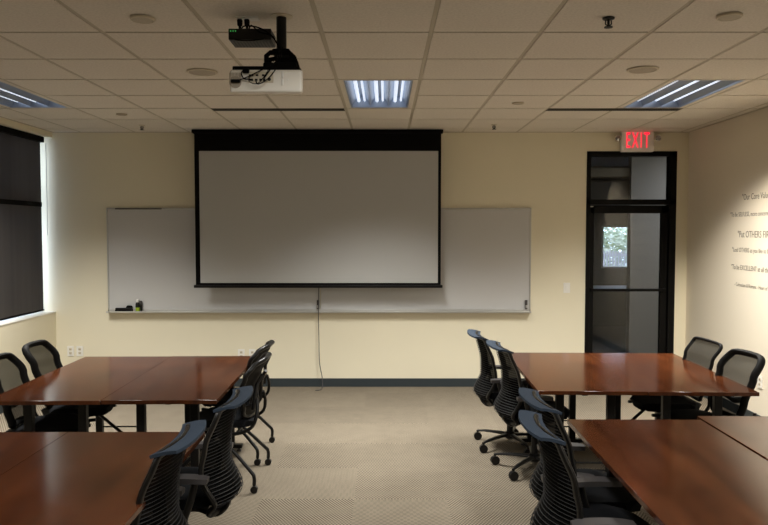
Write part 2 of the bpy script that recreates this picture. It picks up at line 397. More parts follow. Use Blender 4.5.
# outdoors beyond the far window
struct(MB().bb(1, 9, 13.2, 19, -0.2, -0.1).build('ground', 'dirt'))
w = MB()
for k in range(60): w.bb(3.4+k*0.06, 3.432+k*0.06, 14.6, 14.62, -0.1, 1.35)
w.bb(3.3, 7.0, 14.62, 14.64, 1.25, 1.29); w.bb(3.3, 7.0, 14.62, 14.64, 0.2, 0.24)
tag(w.build('picket_fence', 'fence'), 'pale picket fence outdoors seen through the far window', 'fence')
w = MB()
for k in range(9000):
    c = Vector((random.uniform(3.6, 7.4), random.uniform(16.4, 17.4), 0)); c.z = random.uniform(0, 2.15+0.35*math.sin(c.x*3))
    a = Matrix.Rotation(random.uniform(0, 6.28), 3, 'Z') @ Matrix.Rotation(random.uniform(-1, 1), 3, 'X')
    sz = random.uniform(0.04, 0.09)
    w.bm.faces.new([w.bm.verts.new(c + a @ Vector(q)*sz) for q in ((-1, 0, 0), (0, -.2, .5), (1, 0, 0), (0, .2, -.5))])
tag(w.build('hedge', 'hedge'), 'leafy green hedge outdoors behind the pale fence', 'hedge')

# ------------------------------------------------------------------ light fittings
def troffer(i, j):
    x0, x1, y0, y1 = GX+i*S+0.048, GX+(i+1)*S-0.048, GY+j*S+0.035, GY+(j+2)*S-0.035
    cx, cy = (x0+x1)/2, (y0+y1)/2
    return cx, cy, x1-x0, y1-y0
tro = empty('ceiling_light', label='x', cat='ceiling light')
cx, cy, W, L = troffer(0, 2)
w = MB(); hw, hl = W/2, L/2
for s_ in (-1, 1): w.bb(min(s_*hw, s_*(hw-0.012)), max(s_*hw, s_*(hw-0.012)), -hl, hl, -0.002, 0.11); w.bb(-hw, hw, min(s_*hl, s_*(hl-0.012)), max(s_*hl, s_*(hl-0.012)), -0.002, 0.11)
w.bb(-hw, hw, -hl, hl, 0.11, 0.12)
w.build('housing', 'refl', tro)
w = MB(); e1, e2 = hw+0.036, hl+0.024
w.bb(-e1, -hw, -e2, e2, -0.002, 0.008); w.bb(hw, e1, -e2, e2, -0.002, 0.008); w.bb(-hw, hw, -e2, -hl, -0.002, 0.008); w.bb(-hw, hw, hl, e2, -0.002, 0.008)
w.build('flange', 'ceil', tro)
w = MB()
for q in (-1, 0, 1):
    c = q*(W-0.03)/3; h3 = (W-0.03)/6
    w.sheet(lambda u, v, c=c: (c + (u*2-1)*h3, (v*2-1)*(hl-0.013), 0.012 + 0.085*(1-abs(u*2-1)**2.4)), 14, 1, 0.001)
w.build('reflector', 'refl', tro)
for q in (-1, 0, 1):
    c = q*(W-0.03)/3
    MB().tube([(c-0.022, -hl+0.03, 0.056), (c-0.022, hl-0.03, 0.056)], 0.015, 10).build('lamp_tube', 'tube', tro)
    MB().tube([(c+0.03, -hl+0.03, 0.058), (c+0.03, hl-0.03, 0.058)], 0.0095, 10).build('lamp_tube', 'tube', tro)
tlab = {(-5, 2): 'recessed ceiling light at the left, cut by the photo edge', (0, 2): 'recessed ceiling light in the centre above the projection screen',
        (4, 2): 'recessed ceiling light at the right above the exit sign'}
AREA = 75
def area(name, loc, sx, sy, e, col, spread, rot=(0, 0, 0)):
    d = bpy.data.lights.new(name, 'AREA'); d.shape = 'RECTANGLE'; d.size = sx; d.size_y = sy; d.energy = e; d.color = col; d.spread = math.radians(spread)
    o = bpy.data.objects.new(name, d); C.objects.link(o); o.location = loc; o.rotation_euler = rot; return o
first = True
for (i, j) in lights:
    cx, cy, _, _ = troffer(i, j)
    lab = tlab.get((i, j), 'recessed ceiling light over the near end of the room, behind the camera')
    if first: tro.location = (cx, cy, ZC); tro['label'] = lab; tro['group'] = 'recessed ceiling lights'; first = False
    else: dup(tro, (cx, cy, ZC), 0, lab)
    area('troffer_lamp', (cx, cy, ZC+0.001), 0.44, 1.08, AREA if j > 0 else AREA*0.62, (1.0, 0.985, 0.93), 114 if j > 0 else 160)

# slot diffusers
for k, (x0, x1, lab) in enumerate(((-1.57, -0.365, 'long dark air slot in the ceiling to the left, behind the projector'), (1.478, 2.69, 'long dark air slot in the ceiling near the exit sign'))):
    d = empty('slot_diffuser', ((x0+x1)/2, 6.47, ZC), label=lab, cat='air vent', group='ceiling air slots')
    h = (x1-x0)/2
    MB().bb(-h, h, -0.065, 0.065, -0.0045, -0.0026, 0.0005).build('frame', 'slot', d)
    w = MB()
    for q in (-0.026, 0.0, 0.026): w.bb(-h+0.01, h-0.01, q-0.004, q+0.004, -0.0058, -0.0044)
    w.build('blades', 'blackmat', d)
# ceiling speakers, detectors, sprinklers
def cdisc(name, x, y, r, lab, cat, mt, h=0.008, group=None):
    d = empty(name, (x, y, ZC-0.006), label=lab, cat=cat, group=group)
    MB().lathe([(r, 0), (r, -h*0.6), (r*0.96, -h), (r*0.88, -h), (r*0.86, -h*0.6), (0.001, -h*0.7)], seg=36).build('rim', 'cream', d)
    MB().lathe([(r*0.86, -h*0.55), (r*0.84, -h*0.9), (r*0.4, -h*1.3), (0.001, -h*1.4)], seg=36).build('grille', mt, d)
    return d
cdisc('ceiling_speaker', -1.263, 4.93, 0.105, 'round flush ceiling speaker left of the projector', 'speaker', 'grille', group='round ceiling speakers')
cdisc('ceiling_speaker', 1.761, 4.86, 0.105, 'round flush ceiling speaker left of the right ceiling light', 'speaker', 'grille', group='round ceiling speakers')
cdisc('recessed_downlight', -1.254, 3.70, 0.062, 'small round recessed downlight at the top left, unlit', 'downlight', 'grid', 0.012, 'recessed downlights')
cdisc('recessed_downlight', 1.765, 3.66, 0.062, 'small round recessed downlight at the top right, unlit', 'downlight', 'grid', 0.012, 'recessed downlights')
for x, y, lab in ((-2.48, 6.70, 'small round sensor disc on the ceiling at the left, before the sprinkler'), (1.148, 6.12, 'small round sensor disc on the ceiling right of the centre light')):
    cdisc('ceiling_sensor', x, y, 0.05, lab, 'sensor', 'grille', 0.01, 'small ceiling sensors')
for x, y, k, lab in ((-2.531, 7.40, 1, 'small sprinkler head on the ceiling near the left end of the whiteboard'), (1.135, 7.36, 1, 'small sprinkler head on the ceiling right of the projection screen'), (1.159, 3.70, 1, 'dark sprinkler head at the top of the photo, nearest one')):
    d = empty('sprinkler_head', (x, y, ZC-0.006), label=lab, cat='sprinkler', group='sprinkler heads')
    MB().lathe([(0.032, 0), (0.03, -0.006), (0.012, -0.008)], seg=20).build('escutcheon', 'cream' if y > 5 else 'black', d)
    MB().tube([(0, 0, -0.006), (0, 0, -0.045)], 0.007, 8).tube([(-0.014, 0, -0.012), (-0.016, 0, -0.03), (0, 0, -0.045), (0.016, 0, -0.03), (0.014, 0, -0.012)], 0.0035, 6).build('body', 'black', d)
    MB().lathe([(0.022, -0.045), (0.022, -0.049), (0.001, -0.051)], seg=16).build('deflector', 'black', d)

# ------------------------------------------------------------------ whiteboard, screen
WB0, WB1, WZ0, WZ1 = -3.118, 1.644, 0.85, 2.025
wb = empty('whiteboard', ((WB0+WB1)/2, YB, WZ0), label='long white dry erase board on the back wall, behind the projection screen', cat='whiteboard')
xm = -0.73
for a, b_ in ((WB0, xm), (xm, WB1)):
    rel(MB().bb(a+0.012, b_-0.004, YB-0.022, YB-0.005, WZ0+0.03, WZ1-0.02).build('board_panel', 'wb'), wb)
w = MB(); w.bb(WB0, WB0+0.016, YB-0.028, YB, WZ0, WZ1, 0.003); w.bb(WB1-0.016, WB1, YB-0.028, YB, WZ0, WZ1, 0.003)
w.bb(WB0, WB1, YB-0.028, YB, WZ1-0.022, WZ1, 0.003); w.bb(WB0, WB1, YB-0.028, YB, WZ0, WZ0+0.035, 0.003); w.bb(xm-0.004, xm+0.004, YB-0.026, YB, WZ0, WZ1)
rel(w.build('board_frame', 'alu'), wb)
w = MB(); w.bb(WB0+0.1, WB0+0.62, YB-0.034, YB-0.027, WZ1-0.018, WZ1-0.004)
rel(w.build('map_rail', 'slot'), wb)
w = MB(); w.bb(WB0, WB1, YB-0.085, YB-0.02, WZ0-0.002, WZ0+0.010, 0.003); w.bb(WB0, WB1, YB-0.088, YB-0.078, WZ0-0.002, WZ0+0.018, 0.003)
rel(w.build('marker_tray', 'alu'), wb)
for x, lab in ((xm-0.02, 'small grey magnetic clip on the whiteboard by the middle joint'), (WB1-0.05, 'small grey magnetic clip at the lower right corner of the whiteboard')):
    d = empty('magnetic_clip', (x, YB-0.028, WZ0+0.04), label=lab, cat='clip', group='whiteboard clips')
    MB().box((0, -0.008, 0.05), (0.026, 0.012, 0.10), 0.003).build('clip_body', 'gplastic', d)
    MB().box((0, -0.018, 0.028), (0.022, 0.006, 0.03), 0.002).build('clip_jaw', 'alu', d)
SX0, SX1, SY = -2.09, 0.602, 7.72
def wx(x): return x*SY/YB
def wz(z): return 1.766+(z-1.766)*SY/YB
sx0, sx1 = wx(-2.131), wx(0.633); zt = ZC-0.008; zb = wz(1.145)
ps = empty('projection_screen', ((sx0+sx1)/2, SY, zb), label='pull-down projection screen with black border hanging before the whiteboard', cat='projection screen')
rel(MB().bb(sx0-0.02, sx1+0.02, SY-0.04, SY+0.05, ZC-0.045, zt, 0.006).build('screen_housing', 'blackmat'), ps)
rel(MB().bb(sx0, sx1, SY-0.001, SY+0.001, zb, ZC-0.04).build('border_fabric', 'blackmat'), ps)
rel(MB().bb(wx(-2.078), wx(0.600), SY-0.003, SY-0.0012, wz(1.18), wz(2.660)).build('viewing_surface', 'screen'), ps)
rel(MB().bb(sx0-0.02, sx1+0.02, SY-0.018, SY+0.014, zb-0.02, zb+0.012, 0.006).build('bottom_bar', 'black'), ps)
d = tag(MB().tube(smooth_path([(-0.735, YB-0.095, 1.14), (-0.74, YB-0.095, 0.9), (-0.735, YB-0.095, 0.55), (-0.73, YB-0.095, 0.3), (-0.70, YB-0.095, 0.12), (-0.695, YB-0.13, 0.02), (-0.72, YB-0.2, 0.006), (-0.77, YB-0.22, 0.006)]), 0.0045, 6).build('hanging_cord', 'gplastic'), 'thin grey cord hanging from below the screen down to the carpet', 'cord')
# eraser, spray bottle, marker on the tray
tz = WZ0+0.011
e = empty('board_eraser', (-2.93, YB-0.05, tz), label='black eraser lying on the whiteboard tray at the left', cat='eraser')
MB().box((0, 0, 0.012), (0.19, 0.045, 0.024), 0.004).build('felt_pad', 'blackmat', e)
MB().box((0.0, 0, 0.033), (0.185, 0.04, 0.020), 0.006).build('grip', 'black', e)
e = empty('cleaning_pad', (-2.868, YB-0.052, tz+0.043), label='small black pad sitting on top of the eraser', cat='eraser')
MB().box((0, 0, 0.013), (0.075, 0.036, 0.026), 0.008, taper=0.7).build('pad_body', 'blackmat', e)
e = empty('spray_bottle', (-2.775, YB-0.05, tz), label='small green and black cleaner bottle with white cap on the board tray', cat='bottle')
MB().lathe([(0.022, 0), (0.024, 0.004), (0.024, 0.06), (0.02, 0.075)], seg=20).build('label_band', 'mark', e)
MB().lathe([(0.0235, 0.045), (0.0245, 0.05), (0.023, 0.09), (0.012, 0.105)], seg=20).build('bottle_body', 'black', e)
MB().lathe([(0.013, 0.104), (0.017, 0.108), (0.016, 0.135), (0.01, 0.14)], seg=16).build('cap', 'white', e)
e = empty('marker_pen', (-2.735, YB-0.05, tz), label='black marker standing beside the green cleaner bottle', cat='marker')
MB().lathe([(0.010, 0), (0.010, 0.08)], seg=14).build('barrel', 'black', e)
MB().lathe([(0.0105, 0.08), (0.0105, 0.118), (0.006, 0.122)], seg=14).build('cap', 'gplastic', e)
# outlets and switch
def plate(x, z, lab, cat='wall outlet', name='wall_outlet', side=None, w_=0.075, h_=0.115, sw=False, group=None):
    if side: d = empty(name, (XR, x, z), -PI/2, label=lab, cat=cat, group=group)
    else: d = empty(name, (x, YB, z), 0, label=lab, cat=cat, group=group)
    MB().box((0, -0.004, 0), (w_, 0.007, h_), 0.002).build('cover_plate', 'white', d)
    if sw: MB().box((0, -0.009, 0), (0.03, 0.006, 0.06), 0.002).build('rocker', 'white', d)
    else:
        for q in (-0.022, 0.022):
            o = MB().box((0, -0.008, q), (0.03, 0.004, 0.028), 0.001).build('socket', 'cream', d)
            MB().box((-0.006, -0.0105, q), (0.003, 0.002, 0.010)).box((0.006, -0.0105, q), (0.003, 0.002, 0.010)).build('slots', 'black', o)
    return d
plate(-3.56, 0.405, 'white wall outlet low in the left corner, left of two')
plate(-3.455, 0.405, 'white wall outlet low in the left corner, right of two')
plate(-1.625, 0.37, 'white wall outlet on the back wall behind the left table, left of two')
plate(-1.50, 0.37, 'white wall outlet on the back wall behind the left table, right of two')
plate(2.055, 1.125, 'white light switch on the back wall left of the glass door', 'light switch', 'light_switch', sw=True)
plate(6.33, 0.40, 'white wall outlet low on the right wall at the photo edge', side=1)

# exit sign
ez = wz(2.62)
ex = empty('exit_sign', (2.81, YB, 2.635), label='lit red EXIT sign with two emergency lamps above the glass door', cat='exit sign')
MB().box((0, -0.035, 0.122), (0.36, 0.06, 0.225), 0.01).box((0, -0.03, 0.234), (0.14, 0.05, 0.006), 0.002).build('sign_body', 'white', ex)
text_obj('sign_letters', 'EXIT', 0.245, 'exit', ex, 0.002, (-0.004, -0.067, 0.055), (PI/2, 0, 0), 'CENTER', 0.0, 0.43, 1.3)
for s_ in (-1, 1):
    o = MB().lathe([(0.012, 0.02), (0.03, 0.005), (0.04, -0.04), (0.04, -0.055), (0.034, -0.055), (0.03, -0.045)], (s_*0.222, -0.02, 0.16), 20, 'y').build('lamp_head', 'cream', ex)
    MB().lathe([(0.033, -0.046), (0.02, -0.052), (0.001, -0.055)], (s_*0.222, -0.022, 0.16), 20, 'y').build('lamp_lens', 'lens', o)
    MB().tube([(s_*0.18, -0.03, 0.16), (s_*0.20, -0.03, 0.16)], 0.01, 8).build('lamp_neck', 'cream', ex)

# wall lettering
wl = empty('wall_lettering', (XR, 6.4, 1.7), label='grey vinyl lettering of core values on the right wall', cat='lettering')
for s_, z, h, ys in (('"Our Core Values"', 2.06, 0.08, 6.73), ('"To be SELFLESS, more concerned for others"', 1.905, 0.06, 6.95), ('"Put OTHERS FIRST in all that we do"', 1.705, 0.088, 6.80),
                    ('"Lead OTHERS as you like to be led"', 1.565, 0.06, 6.90), ('"To be EXCELLENT at all things"', 1.395, 0.066, 6.91), ('- Colossians & Romans - Heart of service', 1.235, 0.05, 6.84)):
    text_obj('text_line', s_, h, 'ink', wl, 0.0004, (-0.001, ys-6.4, z-1.7), (PI/2, 0, -PI/2), 'LEFT', 0.0, 0.86)
# ------------------------------------------------------------------ projector
pj = empty('ceiling_projector', (-0.6, 3.68, 2.49), label='white projector hanging upside down from a black ceiling pole', cat='projector')
PX, PY = -0.62, 3.66
def PB(): return MB()
w = MB(); prof = []
t_ = bmesh.new()
pv = [(3.552, 2.455), (3.552, 2.572), (3.85, 2.572), (3.85, 2.505)]
L_ = [t_.verts.new((-0.776, y, z)) for y, z in pv]; R_ = [t_.verts.new((-0.408-(0.034 if y > 3.6 else 0), y, z)) for y, z in pv]
t_.faces.new(L_); t_.faces.new(R_[::-1])
for k in range(4): t_.faces.new((L_[k], L_[(k+1) % 4], R_[(k+1) % 4], R_[k]))
bmesh.ops.recalc_face_normals(t_, faces=t_.faces[:])
bmesh.ops.bevel(t_, geom=t_.edges[:], offset=0.016, segments=4, profile=0.5, affect='EDGES')
w._add(t_)
body = rel(w.build('projector_body', 'proj'), pj)
yb = 3.551
w = MB().bb(-0.68, -0.555, yb-0.002, yb+0.004, 2.505, 2.56, 0.001)
rel(w.build('port_panel', 'cream'), pj)
w = MB()
for x, z, a, c in ((-0.665, 2.519, .02, .010), (-0.64, 2.519, .014, .008), (-0.618, 2.519, .012, .01), (-0.60, 2.519, .012, .012), (-0.665, 2.541, .022, .008), (-0.635, 2.541, .012, .007), (-0.605, 2.541, .012, .009)):
    w.bb(x-a/2, x+a/2, yb-0.006, yb, z-c/2, z+c/2)
w.lathe([(0.008, -0.006), (0.008, 0.002)], (-0.575, yb, 2.521), 14, 'y')
rel(w.build('ports', 'black'), pj)
w = MB()
for k in range(9): w.bb(-0.775+k*0.007, -0.772+k*0.007, yb-0.002, yb+0.004, 2.50, 2.555)
w.lathe([(0.03, -0.001), (0.03, 0.004)], (-0.745, yb, 2.508), 24, 'y')
rel(w.build('vent_grille', 'grille'), pj)
w = MB().box((-0.51, yb-0.001, 2.545), (0.013, 0.006, 0.032), 0.004).box((-0.51, yb-0.001, 2.508), (0.013, 0.006, 0.032), 0.004).box((-0.483, yb+0.0, 2.52), (0.006, 0.004, 0.006), 0.001)
rel(w.build('control_buttons', 'white'), pj)
rel(MB().lathe([(0.026, -0.02), (0.026, 0.012), (0.022, 0.015), (0.018, 0.0)], (-0.70, 3.85, 2.549), 24, 'y').build('lens_barrel', 'black'), pj)
w = MB(); w.box((-0.60, 3.66, 2.588), (0.34, 0.12, 0.022), 0.005); w.box((-0.53, 3.68, 2.602), (0.17, 0.16, 0.03), 0.006)
w.tube([(-0.60, 3.62, 2.60), (-0.60, 3.62, 2.655), (-0.585, 3.64, 2.675), (-0.485, 3.64, 2.675), (-0.465, 3.64, 2.655), (-0.445, 3.63, 2.60)], 0.013, 8)
w.tube([(-0.60, 3.74, 2.60), (-0.60, 3.74, 2.665), (-0.49, 3.72, 2.675), (-0.445, 3.73, 2.60)], 0.013, 8)
w.box((-0.53, 3.68, 2.682), (0.09, 0.09, 0.03), 0.008); w.box((-0.50, 3.66, 2.628), (0.11, 0.07, 0.03), 0.008)
rel(w.build('mount_bracket', 'blackmat'), pj)
rel(MB().tube([(-0.532, 3.68, 2.67), (-0.532, 3.68, ZC-0.004)], 0.026, 20).build('pole', 'black'), pj)
rel(MB().lathe([(0.058, 0), (0.058, -0.004), (0.03, -0.007)], (-0.532, 3.68, ZC-0.0025), 28).build('ceiling_flange', 'cream'), pj)
bx = empty('signal_box', (-0.68, 3.70, 2.75), label='black electronics box with vents strapped beside the projector pole', cat='electronics box')
rel(MB().box((-0.680, 3.675, 2.757), (0.215, 0.16, 0.056), 0.004).build('box_body', 'black'), bx)
w = MB()
for k in range(12): w.box((-0.775+k*0.0165, 3.675, 2.7285), (0.007, 0.12, 0.003))
rel(w.build('vent_slats', 'gplastic'), bx)
w = MB()
for k in range(3): w.box((-0.775+k*0.012, 3.595, 2.772), (0.005, 0.003, 0.006))
rel(w.build('status_lights', 'led'), bx)
cp = empty('ceiling_outlet', (-0.72, 3.71, ZC-0.0025), label='white ceiling outlet with two black plugs beside the projector pole', cat='outlet')
MB().box((0.01, 0, -0.003), (0.115, 0.075, 0.006), 0.001).build('cover_plate', 'white', cp)
PLX = (-0.75, -0.713)
for k, x in enumerate(PLX):
    d = empty('power_cord', (x, 3.70, ZC-0.012), label=('black power cord dropping from the left ceiling plug', 'black power cord dropping from the right ceiling plug')[k], cat='cord', group='projector power cords')
    rel(MB().box((x, 3.70, ZC-0.030), (0.024, 0.022, 0.036), 0.006, taper=1.15).box((x, 3.70, ZC-0.055), (0.013, 0.013, 0.02), 0.004).build('plug', 'blackmat'), d)
    end = [(x, 3.70, ZC-0.06), (x+0.006, 3.69, ZC-0.085), (x+0.04, 3.60, 2.797+0.004*k), (-0.63, 3.585, 2.785 - 0.02*k), (-0.565, 3.60, 2.745), (-0.53, 3.62, 2.68)]
    rel(MB().tube(smooth_path(end), 0.0038, 6).build('cable', 'blackmat'), d)
cabs = [[(-0.535, 3.63, 2.70), (-0.54, 3.57, 2.62), (-0.60, 3.535, 2.57), (-0.69, 3.53, 2.525), (-0.735, 3.535, 2.512)],
        [(-0.53, 3.63, 2.70), (-0.535, 3.56, 2.62), (-0.56, 3.53, 2.575), (-0.60, 3.54, 2.525)],
        [(-0.52, 3.63, 2.70), (-0.53, 3.56, 2.60), (-0.575, 3.52, 2.52), (-0.625, 3.51, 2.49), (-0.64, 3.54, 2.52)],
        [(-0.54, 3.63, 2.68), (-0.56, 3.57, 2.61), (-0.62, 3.52, 2.50), (-0.67, 3.52, 2.505), (-0.665, 3.54, 2.541)],
        [(-0.695, 3.54, 2.563), (-0.71, 3.54, 2.556), (-0.71, 3.535, 2.54), (-0.695, 3.53, 2.52), (-0.66, 3.54, 2.52)],
        [(-0.77, 3.61, 2.738), (-0.74, 3.59, 2.726), (-0.68, 3.585, 2.722), (-0.60, 3.60, 2.735), (-0.56, 3.62, 2.75)]]
clabs = ['black cable crossing the back of the projector to its left port', 'short black cable from pole to middle projector port', 'black cable looping below the projector body',
         'thin black cable looping under the projector ports', 'short black cable with square plug above the projector ports', 'black cable sagging under the electronics box']
for pth, lab in zip(cabs, clabs):
    w = MB().tube(smooth_path(pth), 0.002 if 'thin' in lab else 0.003, 6)
    if 'square' in lab: w.box((-0.69, 3.542, 2.563), (0.032, 0.02, 0.024), 0.004)
    if 'left port' in lab: w.box((-0.742, 3.54, 2.511), (0.045, 0.018, 0.016), 0.004)
    tag(w.build('signal_cable', 'blackmat'), lab, 'cable', 'projector signal cables')

# ------------------------------------------------------------------ tables
def make_table(w_, l_):
    t = empty('conference_table', label='x', cat='table', group='cherry conference tables')
    hw, hl, H = w_/2, l_/2, 0.735
    MB().box((0, 0, H-0.0125), (w_, l_, 0.025), 0.0015, seg=1).build('tabletop', 'wood', t)
    for sy in (-1, 1):
        y = sy*(hl-0.19)
        for sx in (-1, 1):
            MB().box((sx*0.17, y, 0.380), (0.052, 0.046, 0.655), 0.005).build('leg', 'black', t)
        f = MB().box((0, y, 0.043), (w_-0.18, 0.055, 0.03), 0.008).build('foot', 'black', t)
        for sx in (-1, 1): MB().lathe([(0.018, 0.0), (0.02, 0.004), (0.02, 0.016), (0.008, 0.02), (0.008, 0.03)], (sx*(hw-0.12), y, 0), 14).build('glide', 'gplastic', f)
        MB().tube([(-0.17, y, 0.205), (0.17, y, 0.205)], 0.006, 8).tube([(-0.17, y, 0.155), (0.17, y, 0.155)], 0.006, 8).build('crossbar', 'black', t)
        MB().box((0, y, 0.708), (w_-0.14, 0.06, 0.006)).build('top_bracket', 'black', t)
    MB().box((0, 0, 0.68), (0.04, 2*(hl-0.19), 0.04), 0.004).build('beam', 'black', t)
    return t
tA = make_table(0.702, 1.52)
TL = [((-1.390, 5.01), 1.0, 'cherry table at the far left, its right one nearest the aisle'),
      ((-2.093, 4.99), 1.0, 'cherry table at the far left, beside the window wall'),
      ((-1.269, 2.815), 0.3, 'cherry table at the near left with two blue-topped chairs on its right'),
      ((-1.973, 2.812), 0.3, 'cherry table cut by the lower left corner of the photo')]
for k, ((x, y), r_, lab) in enumerate(TL):
    if k == 0: tA.location = (x, y, 0); tA.rotation_euler.z = math.radians(r_); tA['label'] = lab
    else: dup(tA, (x, y, 0), math.radians(r_), lab)
tC = make_table(0.702, 1.44)
tC.location = (1.360, 5.215, 0); tC.rotation_euler.z = math.radians(-1.5); tC['label'] = 'cherry table at the far right, nearest the aisle'
dup(tC, (2.064, 5.19, 0), math.radians(-1.5), 'cherry table at the far right, beside the wall with lettering')
tB = make_table(0.728, 1.52)
tB.location = (1.356, 3.055, 0); tB.rotation_euler.z = math.radians(-0.6); tB['label'] = 'large cherry table in the lower right foreground beside the aisle'
dup(tB, (2.100, 3.125, 0), math.radians(-0.6), 'cherry table cut by the lower right corner of the photo')

# ------------------------------------------------------------------ chairs (sitter faces local +y)
def interp(tab, v):
    for (a, p), (b_, q) in zip(tab, tab[1:]):
        if v <= b_:
            t = (v-a)/(b_-a); t = t*t*(3-2*t); return p+(q-p)*t
    return tab[-1][1]
def back_surface(zb, zt, prof, wid, curve, n=6):
    def ex(v): return max(0.0, 1-abs(2*v-1)**n)**(1.0/n)
    cvf = (lambda v: interp(curve, v)) if isinstance(curve, list) else (lambda v: curve)
    def P(u, v, off=0.0, full=False):
        k = 1.0 if full else ex(v)
        uu = u*k; x = uu*interp(wid, v)
        return (x, interp(prof, v) + cvf(v)*uu*uu - off, zb + v*(zt-zb))
    return P
def vs(n): return [0.5-0.5*math.cos(PI*i/n) for i in range(n+1)]
def caster(w, x, y, r=0.028, g=0.009):
    for s_ in (-1, 1):
        w.lathe([(r*0.6, s_*g+(-0.008)), (r, s_*g-0.006), (r, s_*g+0.006), (r*0.6, s_*g+0.008)], (x, y, r), 18, 'x')
    w.tube([(x, y, r), (x, y, r*2+0.012)], 0.009, 8); w.box((x, y, r*1.55), (0.014, r*1.3, r*0.7), 0.004)
def make_task():
    t = empty('task_chair', label='x', cat='chair', group='blue-topped task chairs')
    prof = [(0, -0.235), (0.14, -0.298), (0.42, -0.240), (0.62, -0.240), (1.0, -0.278)]
    wid = [(0, 0.19), (0.25, 0.225), (0.7, 0.222), (1.0, 0.214)]
    P = back_surface(0.385, 0.915, prof, wid, [(0, 0.07), (0.25, 0.092), (0.45, 0.085), (0.66, 0.066), (1.0, 0.042)], 12)
    V = vs(30)
    ring = [P(1, v) for v in V] + [P(u/8, 1, full=False) for u in ()] + [P(-1, v) for v in reversed(V)]
    ring = [P(0.0, 0)] + [P(1, v) for v in V[1:-1]] + [P(0.5, 1, full=True), P(0, 1, full=True), P(-0.5, 1, full=True)] + [P(-1, v) for v in reversed(V[1:-1])]
    MB().tube(ring, 0.0135, 8, closed=True, flat=1.25).build('back_frame', 'bplastic', t)
    w = MB()
    N = 29
    for i in range(N):
        v = 0.05+0.90*i/(N-1)
        w.tube([P(-0.97+1.94*k/10, v, 0.006) for k in range(11)], 0.0023, 4, flat=0.8)
    w.build('back_ribs', 'rib', t)
    MB().sheet(lambda a, c: P((a*2-1)*0.98, 0.02+0.96*c, -0.002), 12, 24, 0.0).build('back_mesh', 'mesh_d', t)
    MB().sheet(lambda a, c: P((a*2-1)*0.9, 0.04+0.30*c, -0.012), 12, 8, 0.012).build('lumbar_pad', 'blue', t)
    # rolled fabric top
    def cap(a, c):
        u = (a*2-1)*1.03; x = u*0.214; y0_ = -0.245+0.028*u*u
        q = c
        e_ = 1 - 0.12*abs(u)**3
        return (x, y0_ - (0.104+0.012*u*u)*q*e_, 0.909 + 0.020*math.sin(q*PI*0.5))
    MB().sheet(cap, 16, 10, 0.013).build('top_cap', 'blue', t)
    # seat
    def seat(a, c):
        u = a*2-1; v = c*2-1
        ku = (1-abs(v)**5)**0.2; kv = (1-abs(u)**5)**0.2
        return (u*0.238*max(ku, 0.55), 0.0+v*0.235*max(kv, 0.55), 0.452 - 0.02*v**4*(1 if v > 0 else 0.2) + 0.012*u*u)
    MB().sheet(seat, 16, 16, 0.05).build('seat', 'seatfab', t)
    w = MB().box((0, -0.02, 0.395), (0.20, 0.28, 0.05), 0.015)
    w.tube(smooth_path([(0.09, -0.1, 0.39), (0.10, -0.19, 0.365), (0.09, -0.235, 0.39), (0.08, -0.25, 0.42)]), 0.014, 8)
    w.tube(smooth_path([(-0.09, -0.1, 0.39), (-0.10, -0.19, 0.365), (-0.09, -0.235, 0.39), (-0.08, -0.25, 0.42)]), 0.014, 8)
    w.build('tilt_mechanism', 'bplastic', t)
    MB().tube([(0.1, 0.03, 0.395), (0.225, 0.03, 0.393)], 0.006, 8).box((0.235, 0.03, 0.393), (0.03, 0.03, 0.008), 0.003).build('height_lever', 'chrome', t)
    for s_ in (-1, 1):
        a = MB().tube(smooth_path([(s_*0.10, -0.04, 0.385), (s_*0.22, -0.07, 0.382), (s_*0.272, -0.09, 0.42), (s_*0.278, -0.12, 0.50), (s_*0.272, -0.14, 0.585)]), [0.018]*25, 10, flat=0.7).build('arm_support', 'bplastic', t)
        MB().sheet(lambda p, q, s_=s_: (s_*0.268+(p*2-1)*0.036*(1-0.35*abs(q*2-1)**4), -0.20+q*0.25, 0.602-0.008*(q*2-1)**2), 6, 14, 0.024).build('arm_pad', 'gplastic', a)
    MB().lathe([(0.026, 0.10), (0.026, 0.24), (0.016, 0.245), (0.016, 0.37)], seg=18).build('gas_column', 'black', t)
    b_ = MB().lathe([(0.03, 0.065), (0.045, 0.075), (0.042, 0.115), (0.03, 0.125)], seg=20)
    angs = [PI/2+2*PI*k/5 for k in range(5)]
    for a in angs:
        b_.tube([(math.cos(a)*r_, math.sin(a)*r_, z) for r_, z in ((0.02, 0.10), (0.12, 0.098), (0.23, 0.090), (0.305, 0.078))], [0.024, 0.02, 0.016, 0.012], 8, flat=0.65)
    base = b_.build('star_base', 'bplastic', t)
    for a in angs:
        w = MB(); caster(w, math.cos(a)*0.298, math.sin(a)*0.298, 0.033); w.build('caster', 'bplastic', base)
    return t
def nest_frame(t, wid=0.285, mt='bplastic', rear=0.31):
    for s_ in (-1, 1):
        for f in (-1, 1):
            yy = f*0.29 if f > 0 else -rear
            lg = MB().tube(smooth_path([(s_*0.215, -f*0.02, 0.385), (s_*0.225, f*0.03, 0.355), (s_*(wid-0.012), yy*0.88, 0.15), (s_*wid, yy, 0.105), (s_*wid, yy, 0.055)]), 0.0125, 10).build('leg', mt, t)
            w = MB(); caster(w, s_*wid, yy, 0.024, 0.008); w.build('caster', mt, lg)
